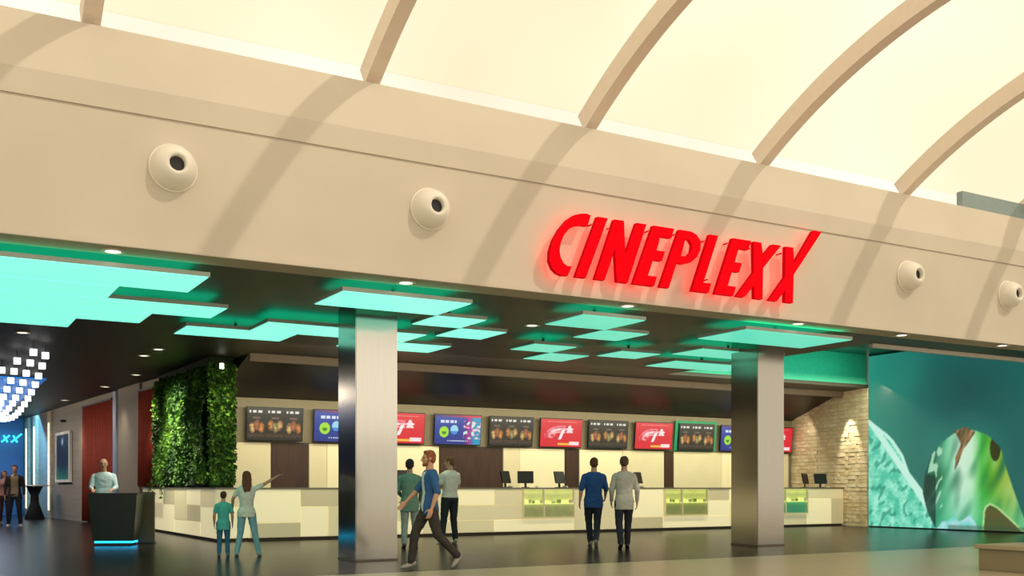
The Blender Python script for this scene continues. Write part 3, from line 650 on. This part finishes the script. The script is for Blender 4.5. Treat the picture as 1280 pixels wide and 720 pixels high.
for x, y in cub:
    o = obj('light_cube', me, None, CH); s_ = 1+(y-23)*.022; o.location = (x-2.6, y-34, -.25); o.scale = (s_, s_, s_)
    c_ = obj('cord', mw, None, o)

# ------------------------------------------------------------------ attendant's desk, cocktail table, bench
DK = empty('reception_desk', (3.62, 22.6, 0), math.radians(-24)); tag(DK, 'dark green-black tapered attendant\'s desk with a cyan glowing base', 'desk')
bm = bmesh.new(); v0 = [bm.verts.new(p) for p in ((-.4, -.25, .1), (.4, -.25, .1), (.4, .25, .1), (-.4, .25, .1))]; v1 = [bm.verts.new(p) for p in ((-.48, -.3, 1.04), (.48, -.3, 1.04), (.48, .3, 1.04), (-.48, .3, 1.04))]
bm.faces.new(v0[::-1]); bm.faces.new(v1)
for i in range(4): bm.faces.new((v0[i], v0[(i+1) % 4], v1[(i+1) % 4], v1[i]))
obj('body', bev(bm, .01), mat('desk_laminate', (20, 38, 34), .3, var=.15), DK)
obj('desk_top', bev(B(-.5, .5, -.32, .32, 1.04, 1.08), .008), black_m, DK)
obj('plinth', B(-.34, .34, -.2, .2, 0, .06), black_m, DK)
obj('base_light', B(-.37, .37, -.23, .23, .06, .1), mat('cyan_base_light', (60, 200, 240), .4, emit=4.5, ecol=(20, 175, 235), var=.01), DK)
WS = empty('side_screen', (4.3, 23.0, 0), math.radians(-24)); tag(WS, 'low grey-brown partition standing right behind the attendant\'s desk', 'partition')
obj('board', bev(B(-.16, .16, -.03, .03, .03, 1.1), .006), mat('smoky_board', (104, 92, 66), .5, var=.1), WS)
obj('foot', B(-.16, .16, -.12, .12, 0, .03), dark_m, WS)
TB = empty('cocktail_table', (3.92, 42.6, 0)); tag(TB, 'white-topped cocktail table with a dark draped base down the corridor', 'table')
obj('tabletop', lathe(bmesh.new(), [(0, 1.24), (.5, 1.24), (.52, 1.26), (.5, 1.29), (0, 1.29)], 28), white_m, TB)
obj('drape', lathe(bmesh.new(), [(0, 1.235), (.3, 1.235), (.14, .9), (.16, .6), (.36, .02), (.34, .0), (0, 0)], 24), mat('dark_drape', (34, 32, 34), .8, var=.1), TB, smooth=True)
BN = empty('stone_bench', (13.9, 7.4, 0)); tag(BN, 'low smooth stone bench at the bottom right corner', 'bench')
obj('seat_slab', bev(B(-.55, .55, -2.3, 2.3, .31, .37), .008), mat('bench_stone', (176, 164, 136), .35, var=.06, vscale=2), BN)
obj('base', bev(B(-.5, .5, -2.25, 2.25, 0, .31), .008), mat('bench_base_stone', (150, 138, 110), .4, var=.06, vscale=2), BN)
#PEOPLE
# ------------------------------------------------------------------ people
skin_m = mat('skin', (205, 158, 128), .55, var=.05, vscale=12)
eye_m = mat('eye', (28, 22, 20), .25, var=.05); lip_m = mat('lips', (168, 96, 84), .5, var=.05)
def icos(bm, c, r, rot=None, sub=2):
    M = Matrix.Translation(c)
    if rot: M = M @ rot
    r = r if isinstance(r, (tuple, list)) else (r, r, r)
    bmesh.ops.create_icosphere(bm, subdivisions=sub, radius=1, matrix=M @ Matrix.Diagonal((*r, 1)))
def limb(bm, pts):                                       # [(pos, r)...] tapered capsule chain
    for (p, r), (q, s) in zip(pts, pts[1:]):
        p = Vector(p); q = Vector(q); d = q-p
        if d.length < 1e-6: continue
        M = Matrix.Translation((p+q)/2) @ d.to_track_quat('Z', 'Y').to_matrix().to_4x4()
        bmesh.ops.create_cone(bm, cap_ends=True, segments=16, radius1=r, radius2=s, depth=d.length, matrix=M)
    for p, r in pts: icos(bm, p, r*.995)
def loft(bm, rings, seg=24):                             # [(cx,cy,cz,rx,ry)]
    prev = None
    for cx, cy, cz, rx, ry in rings:
        R_ = [bm.verts.new((cx+rx*math.copysign(abs(math.cos(t))**.85, math.cos(t)), cy+ry*math.copysign(abs(math.sin(t))**.85, math.sin(t)), cz)) for t in [2*PI*i/seg for i in range(seg)]]
        if prev:
            for i in range(seg): bm.faces.new((prev[i], prev[(i+1) % seg], R_[(i+1) % seg], R_[i]))
        else: bm.faces.new(R_[::-1])
        prev = R_
    bm.faces.new(prev)
PEND = {}; NEW = []
def remesh(name, bm, vox, smooth=3, fold=0, seed=0, cut=None):
    me = bpy.data.meshes.new(name); bmesh.ops.recalc_face_normals(bm, faces=bm.faces); bm.to_mesh(me); bm.free()
    PEND[me.name] = (vox, smooth, fold, seed, cut); return me
def finish():                                            # evaluate every pending remesh in one pass
    jobs = []
    for o in list(C.objects):
        if o.type == 'MESH' and o.data.name in PEND:
            vox, smooth, fold, seed, cut = PEND[o.data.name]
            m = o.modifiers.new('r', 'REMESH'); m.mode = 'VOXEL'; m.voxel_size = vox
            q = o.modifiers.new('s', 'SMOOTH'); q.iterations = smooth; q.factor = .5
            jobs.append((o, fold, seed, cut))
    dg = bpy.context.evaluated_depsgraph_get()
    for o, fold, seed, cut in jobs:
        me2 = bpy.data.meshes.new_from_object(o.evaluated_get(dg), depsgraph=dg)
        mm = o.data.materials[0]; me2.materials.clear(); me2.materials.append(mm)
        if fold:
            nv = len(me2.vertices); nn = [0.0]*(nv*3); me2.vertices.foreach_get('normal', nn); cc = [0.0]*(nv*3); me2.vertices.foreach_get('co', cc)
            for i in range(nv):
                x, y, z = cc[3*i:3*i+3]
                n = fold*(noise.noise(Vector((x*9, y*9, z*16+seed)))+.5*noise.noise(Vector((x*26, y*26, z*26))))
                cc[3*i] += nn[3*i]*n; cc[3*i+1] += nn[3*i+1]*n; cc[3*i+2] += nn[3*i+2]*n
            me2.vertices.foreach_set('co', cc)
        if cut:
            b2 = bmesh.new(); b2.from_mesh(me2)
            bmesh.ops.delete(b2, geom=[f for f in b2.faces if cut(f.calc_center_median())], context='FACES'); b2.to_mesh(me2); b2.free()
        me2.polygons.foreach_set('use_smooth', [True]*len(me2.polygons))
        NEW.append((o, me2))
    for o, me2 in NEW: o.modifiers.clear(); o.data = me2
def hand(bm, wrist, d, palm, side, curl=.5, spread=.02):   # d finger direction, palm = palm normal, side: direction to the thumb
    d = Vector(d).normalized(); palm = Vector(palm); palm = (palm-d*palm.dot(d)).normalized(); th = d.cross(palm).normalized()
    if th.dot(Vector(side)) < 0: th = -th
    w = Vector(wrist)
    rot = Matrix((th, d, palm)).transposed().to_4x4()
    icos(bm, w+d*.05, (.042, .055, .017), rot); icos(bm, w+d*.015, (.03, .035, .021), rot)
    for k, (o_, l) in enumerate(((.03, .072), (.010, .082), (-.010, .076), (-.029, .058))):
        b0 = w+d*.088+th*o_; a1 = curl*.5; a2 = curl*1.3
        b1 = b0+(d*math.cos(a1)+palm*math.sin(a1)+th*(o_*spread*20))*l*.5; b2 = b1+(d*math.cos(a2)+palm*math.sin(a2))*l*.5
        limb(bm, [(w+d*.06+th*o_*.9, .0105), (b0, .0095), (b1, .0085), (b2, .0072)])
    t0 = w+d*.025+th*.03; t1 = t0+(d*.6+th*.75+palm*.25).normalized()*.045; t2 = t1+(d*.9+th*.3+palm*.3).normalized()*.034
    limb(bm, [(t0, .014), (t1, .0105), (t2, .0085)])
def person(loc, face, label, sc=1.0, female=False, legs=None, arms=None, lean=(0, 0), look=0, shirt=(90, 90, 90), trousers=(50, 50, 60), shoes=(40, 36, 34), hair=(60, 40, 28),
           sleeve='short', longhair=False, beard=False, open_jacket=None, group=None, vox=.009, hems=.0, face_on=True, hip=.0, bald=False, widen=1.0, tee=None):
    """local frame: +y forward, +x to the person's right, z up; built at 1.75 m"""
    R_ = math.atan2(-face[0], face[1])
    t = empty('person', (loc[0], loc[1], 0), R_); t.scale = (sc, sc, sc); tag(t, label, 'person', group)
    W = (.175 if female else .198)*widen; hw = .092
    lx, ly = lean
    P = lambda x, y, z: Vector((x+lx*max(0, (z-.93))/.6, y+ly*max(0, (z-.93))/.6, z))
    legs = legs or {}; arms = arms or {}
    J = {}
    for s, k in ((1, 'R'), (-1, 'L')):
        kn, an = legs.get(k, ((s*.10, .02, .50), (s*.11, -.02, .085))); J['k'+k] = Vector(kn); J['a'+k] = Vector(an); J['h'+k] = Vector((s*hw, 0, .90))
        el, wr = arms.get(k, ((s*.235, -.03, 1.12), (s*.245, .07, .88))); J['e'+k] = Vector(el); J['w'+k] = Vector(wr); J['s'+k] = P(s*(W-.024), -.008, 1.372)
    hc = P(0, .015, 1.625); neck = P(0, -.005, 1.46)
    ra, rf, rt, rk, rc = (.040, .030, .078, .052, .036) if female else (.048, .036, .084, .056, .040)
    def torso(bm, e=0, lo=.86, hi=1.47):
        f = .93 if female else 1
        rows = [(.84, .155, .108), (.92, .168*(1.03 if female else 1), .115), (1.02, .145*f*f, .102), (1.12, .14*f*f, .098), (1.22, .158*f, .108), (1.32, .172*f, .114), (1.385, .168*f, .104), (1.43, .135*f, .086), (1.465, .088, .068), (1.485, .062, .06)]
        loft(bm, [(P(0, 0, z).x, P(0, -.01 if z > 1.1 else 0, z).y, z, rx*widen+e, ry*(.5+widen/2)+e) for z, rx, ry in rows if lo <= z <= hi])
        if female and lo < 1.3:
            for s in (-1, 1): icos(bm, P(s*.075, .085, 1.3), .062+e)
    def head_shape(bm):
        look_r = Matrix.Rotation(look, 4, 'Z')
        H = lambda x, y, z: hc+(look_r @ Vector((x, y, z)))
        icos(bm, H(0, -.012, .03), (.076, .094, .09), look_r, 3); icos(bm, H(0, .022, -.04), (.056, .062, .075), look_r, 3); icos(bm, H(0, .062, -.088), (.026, .022, .022), look_r)
        limb(bm, [(H(0, .088, .018), .009), (H(0, .108, -.022), .014)]); icos(bm, H(0, .092, -.03), (.02, .014, .01), look_r)
        icos(bm, H(0, .075, -.058), (.026, .018, .01), look_r)
        for s in (-1, 1):
            icos(bm, H(s*.078, -.008, -.006), (.010, .020, .032), look_r); icos(bm, H(s*.032, .076, .026), (.024, .012, .009), look_r); icos(bm, H(s*.04, .052, -.02), (.026, .028, .022), look_r)
        limb(bm, [(neck+Vector((0, 0, -.04)), .064 if not female else .052), (hc+Vector((0, -.02, -.06)), .054 if not female else .045)])
        return H
    bm = bmesh.new(); torso(bm, -.008); H = head_shape(bm)
    for s, k in ((1, 'R'), (-1, 'L')):
        S_, E_, W_ = J['s'+k], J['e'+k], J['w'+k]
        limb(bm, [(P(s*.1, 0, 1.40), .045), (S_, ra*1.1), (S_.lerp(E_, .45), ra), (E_, rf*1.12), (E_.lerp(W_, .3), rf*1.12), (W_, rf*.66)])
        d = (W_-E_).normalized(); inw = Vector((-s, .25, 0)) if abs(d.z) > .6 else Vector((0, 0, -1)); hand(bm, W_, d, inw, Vector((0, 1, 0)) if abs(d.z) > .6 else Vector((-s, 0, .3)), curl=.55)
        Hh, K, A_ = J['h'+k], J['k'+k], J['a'+k]
        limb(bm, [(Hh, rt), (Hh.lerp(K, .5), rt*.84), (K, rk*.95), (K.lerp(A_, .3), rk*1.0), (A_, rc*.95)])
        toe = legs.get('toe'+k, (s*.03, .17, -.055)); icos(bm, A_+Vector(toe)*.2+Vector((0, 0, -.03)), (.028, .04, .026))
    body = obj('body', remesh('body', bm, vox, 3), skin_m, t)
    # shirt
    shm = mat('cloth_%d_%d_%d' % tuple(shirt), shirt, .85, var=.08, vscale=14, bump=.15, bscale=90)
    trm = mat('cloth_%d_%d_%d' % tuple(trousers), trousers, .85, var=.12, vscale=10, bump=.15, bscale=120)
    bm = bmesh.new(); rowsE = .018
    torso(bm, rowsE*.85, .84 if hems else .92, 1.47)
    if hems:
        loft(bm, [(0, 0, .84-hems, .17*widen+.01, .12+.012), (0, 0, .93, .172*widen+.012, .118+.016)])
    for s, k in ((1, 'R'), (-1, 'L')):
        S_, E_, W_ = J['s'+k], J['e'+k], J['w'+k]
        if sleeve == 'short': ch = [(P(s*.085, 0, 1.405), .052), (S_, ra*1.25), (S_.lerp(E_, .62), ra*1.3)]
        elif sleeve == 'elbow': ch = [(P(s*.085, 0, 1.405), .052), (S_, ra*1.25), (S_.lerp(E_, .5), ra*1.25), (E_, ra*1.15)]
        else: ch = [(P(s*.085, 0, 1.405), .052), (S_, ra*1.25), (S_.lerp(E_, .5), ra*1.22), (E_, ra*1.08), (E_.lerp(W_, .93), rf*.98)]
        limb(bm, ch)
    cut = None
    if open_jacket: cut = lambda c: c.y > .02 and abs(c.x-lx*max(0, c.z-.93)/.6) < .095 and c.z < 1.47
    jk = obj('jacket' if open_jacket else 'shirt', remesh('shirt', bm, vox*1.2, 4, .006, random.random()*50, cut), shm, t)
    if open_jacket:
        bm = bmesh.new(); torso(bm, .010, .84, 1.44); obj('tee_shirt', remesh('tee', bm, vox*1.3, 3, .003), mat('cloth_%d_%d_%d' % tuple(open_jacket), open_jacket, .85, var=.05), t)
    # collar
    bm = bmesh.new(); cz = neck+Vector((0, -.004, -.020)); lathe(bm, [(.086, -.02), (.070, .02), (.062, .022), (.066, -.02), (.086, -.02)], 20, Matrix.Translation(cz)); obj('collar', bm, shm, t, smooth=True)
    # trousers
    bm = bmesh.new(); torso(bm, .010, .84, 1.0); loft(bm, [(0, 0, .82, .14, .10), (0, 0, .99, .158*(1 if not female else .92)*widen, .115)])
    for k in 'RL':
        Hh, K, A_ = J['h'+k], J['k'+k], J['a'+k]; A2 = K.lerp(A_, .96)
        limb(bm, [(Hh, rt+.016), (Hh.lerp(K, .5), rt*.86+.016), (K, rk+.014), (K.lerp(A_, .45), rk+.008), (A2, rc+.018)])
    obj('trousers', remesh('trousers', bm, vox*1.2, 4, .007, random.random()*50), trm, t)
    for s, k in ((1, 'R'), (-1, 'L')):
        A_ = J['a'+k]; toe = Vector(legs.get('toe'+k, (s*.03, .17, -.055))); f_ = toe.normalized()
        q = f_.to_track_quat('Y', 'Z').to_matrix().to_4x4(); bm = bmesh.new()
        base = A_+Vector((0, 0, -.035))
        icos(bm, base+q @ Vector((0, .055, -.01)), (.044, .12, .036), q, 3); icos(bm, base+q @ Vector((0, -.03, .005)), (.04, .055, .045), q, 3)
        so = obj('shoe', remesh('shoe', bm, .009, 2), mat('shoe_%d_%d_%d' % tuple(shoes), shoes, .5, var=.1), t)
    # hair and face
    hm = mat('hair_%d_%d_%d' % tuple(hair), hair, .7, var=.35, vscale=40, bump=.4, bscale=120, stretch=(1, 1, .3))
    bm = bmesh.new(); lr = Matrix.Rotation(look, 4, 'Z')
    if not bald:
        icos(bm, H(0, -.022, .045), (.084, .094, .088), lr, 3); icos(bm, H(0, -.045, -.0), (.074, .07, .08), lr, 3); icos(bm, H(0, .035, .098), (.058, .04, .028), lr)
        for s in (-1, 1): limb(bm, [(H(s*.072, .02, .05), .014), (H(s*.076, .012, .0), .009)])
    else:
        icos(bm, H(0, -.05, .0), (.079, .066, .06), lr, 3)
        for s in (-1, 1): limb(bm, [(H(s*.073, -.02, .03), .014), (H(s*.076, .012, .0), .009)])
    if longhair:
        for x in (-.05, -.02, .02, .05): limb(bm, [(H(x, -.07, .03), .04), (H(x*1.1, -.10, -.12), .042), (H(x*.9, -.125, -.24), .036), (H(x*.6, -.13, -.36), .016)])
    obj('hair', remesh('hair', bm, .008, 2, .007, random.random()*9, cut=lambda c: (c-hc).length < .2 and (lr.inverted() @ (c-hc)).y > .058 and (c-hc).z < .07), hm, t)
    if beard:
        bm = bmesh.new(); icos(bm, H(0, .03, -.078), (.056, .055, .04), lr, 3); icos(bm, H(0, .07, -.09), (.03, .024, .03), lr)
        for s in (-1, 1): limb(bm, [(H(s*.064, .01, -.02), .012), (H(s*.05, .035, -.07), .016)])
        obj('beard', remesh('beard', bm, .008, 2, .004), hm, t)
    if face_on:
        for s in (-1, 1):
            bm = bmesh.new(); icos(bm, H(s*.032, .083, .008), (.0125, .007, .0065), lr); obj('eye', bm, eye_m, t, smooth=True)
            bm = bmesh.new(); limb(bm, [(H(s*.018, .091, .032), .0035), (H(s*.046, .082, .034), .003)]); obj('eyebrow', bm, hm, t, smooth=True)
        bm = bmesh.new(); icos(bm, H(0, .091, -.056), (.022, .006, .006), lr); obj('mouth', bm, lip_m, t, smooth=True)
    return t
camL = (-.866, .5)
# striding bearded man in front, seen from his left side
person((6.66, 14.0), (-.975, .22), 'bearded man in open blue shirt and white tee striding left past the nearer column', 1.0, shirt=(48, 98, 152), trousers=(62, 56, 52), shoes=(176, 170, 160), hair=(146, 84, 46), beard=True,
       open_jacket=(232, 238, 236), sleeve='elbow', hems=.05, vox=.0078,
       legs={'L': ((-.09, -.10, .50), (-.08, -.42, .17)), 'R': ((.09, .20, .52), (.09, .26, .085)), 'toeL': (-.02, .13, -.15), 'toeR': (.02, .17, -.045)},
       arms={'L': ((-.225, -.07, 1.13), (-.24, .02, .88)), 'R': ((.22, .13, 1.16), (.21, .32, .97))})
person((8.4, 18.55), (.42, .9), 'man in a green shirt and pale trousers, back turned, beyond the striding man', 1.0, shirt=(124, 160, 140), trousers=(168, 182, 172), shoes=(60, 56, 52), hair=(40, 32, 26), sleeve='long', hems=.12, face_on=True,
       arms={'L': ((-.235, .02, 1.13), (-.16, .22, 1.02)), 'R': ((.235, .0, 1.13), (.2, .2, .98))})
person((9.85, 19.7), (-.12, 1), 'man in a white short-sleeved shirt and dark trousers standing at the counter', 1.06, shirt=(240, 236, 222), trousers=(34, 44, 48), shoes=(190, 186, 170), hair=(120, 84, 50), look=.6, sleeve='short',
       legs={'L': ((-.13, .02, .5), (-.2, -.02, .085)), 'R': ((.09, .0, .5), (.12, -.02, .085))}, arms={'L': ((-.24, .06, 1.14), (-.1, .27, 1.2)), 'R': ((.24, .06, 1.14), (.08, .27, 1.16))})
person((11.93, 17.36), (.5, .87), 'man in a blue shirt and dark jeans walking away, left of the pair', 1.03, shirt=(38, 84, 150), trousers=(28, 42, 52), shoes=(150, 142, 130), hair=(96, 60, 36), sleeve='elbow', hems=.08, lean=(.01, .02), widen=1.06,
       legs={'L': ((-.09, .08, .5), (-.05, .10, .085)), 'R': ((.07, -.04, .5), (.03, -.24, .12)), 'toeR': (.02, .15, -.10)}, arms={'L': ((-.245, -.07, 1.13), (-.27, -.04, .89)), 'R': ((.25, .03, 1.13), (.25, .2, .98))})
person((11.98, 16.38), (.5, .87), 'man in a pale grey shirt and dark trousers walking away, right of the pair', 1.03, shirt=(196, 194, 182), trousers=(38, 40, 52), shoes=(40, 34, 32), hair=(92, 66, 44), sleeve='long', hems=.10,
       legs={'L': ((-.10, -.02, .5), (-.08, -.16, .11)), 'R': ((.08, .08, .5), (.07, .12, .085)), 'toeL': (-.02, .16, -.08)}, arms={'L': ((-.235, .0, 1.12), (-.23, .12, .90)), 'R': ((.24, -.04, 1.12), (.25, .06, .88))})
person((4.98, 17.8), (.36, .93), 'woman with long brown hair, white top and light jeans pointing right', .845, female=True, shirt=(226, 234, 218), trousers=(128, 184, 196), shoes=(150, 180, 180), hair=(102, 60, 34), longhair=True, sleeve='short', look=.15, hems=.03,
       legs={'L': ((-.12, .0, .5), (-.19, -.02, .085)), 'R': ((.16, .0, .5), (.25, -.02, .085))}, arms={'R': ((.37, .12, 1.50), (.57, .22, 1.63)), 'L': ((-.28, .05, 1.18), (-.3, .2, 1.0))})
person((4.62, 17.95), (.3, .95), 'child in a teal top and blue trousers standing beside the pointing woman', .645, shirt=(84, 190, 178), trousers=(48, 112, 150), shoes=(110, 130, 140), hair=(74, 50, 32), sleeve='short', hems=.12, widen=.95,
       arms={'L': ((-.235, .0, 1.12), (-.24, .08, .88)), 'R': ((.23, .02, 1.12), (.23, .1, .88))})
person((3.66, 24.5), (-.25, -1), 'grey-haired attendant in a pale blue shirt standing behind the dark desk', 1.05, shirt=(205, 232, 238), trousers=(36, 40, 46), shoes=(30, 30, 30), hair=(150, 138, 124), sleeve='long', bald=True, widen=1.08,
       arms={'L': ((-.25, .06, 1.14), (-.2, .26, 1.1)), 'R': ((.25, .06, 1.14), (.2, .26, 1.1))})
person((2.68, 35.2), (-.1, -1), 'man in an open dark jacket and beige shirt walking up the corridor', 1.08, shirt=(44, 40, 36), trousers=(36, 40, 50), shoes=(190, 186, 180), hair=(84, 62, 44), open_jacket=(150, 128, 100), sleeve='long', hems=.08, vox=.011,
       legs={'L': ((-.12, .06, .5), (-.15, .04, .085)), 'R': ((.12, .02, .5), (.16, -.04, .085))})
person((2.6, 38.2), (.1, -1), 'woman in a rose top and dark skirt-length trousers at the left picture edge', 1.0, female=True, shirt=(168, 120, 108), trousers=(60, 34, 34), shoes=(90, 50, 44), hair=(110, 70, 44), longhair=True, sleeve='short', vox=.012)
finish()
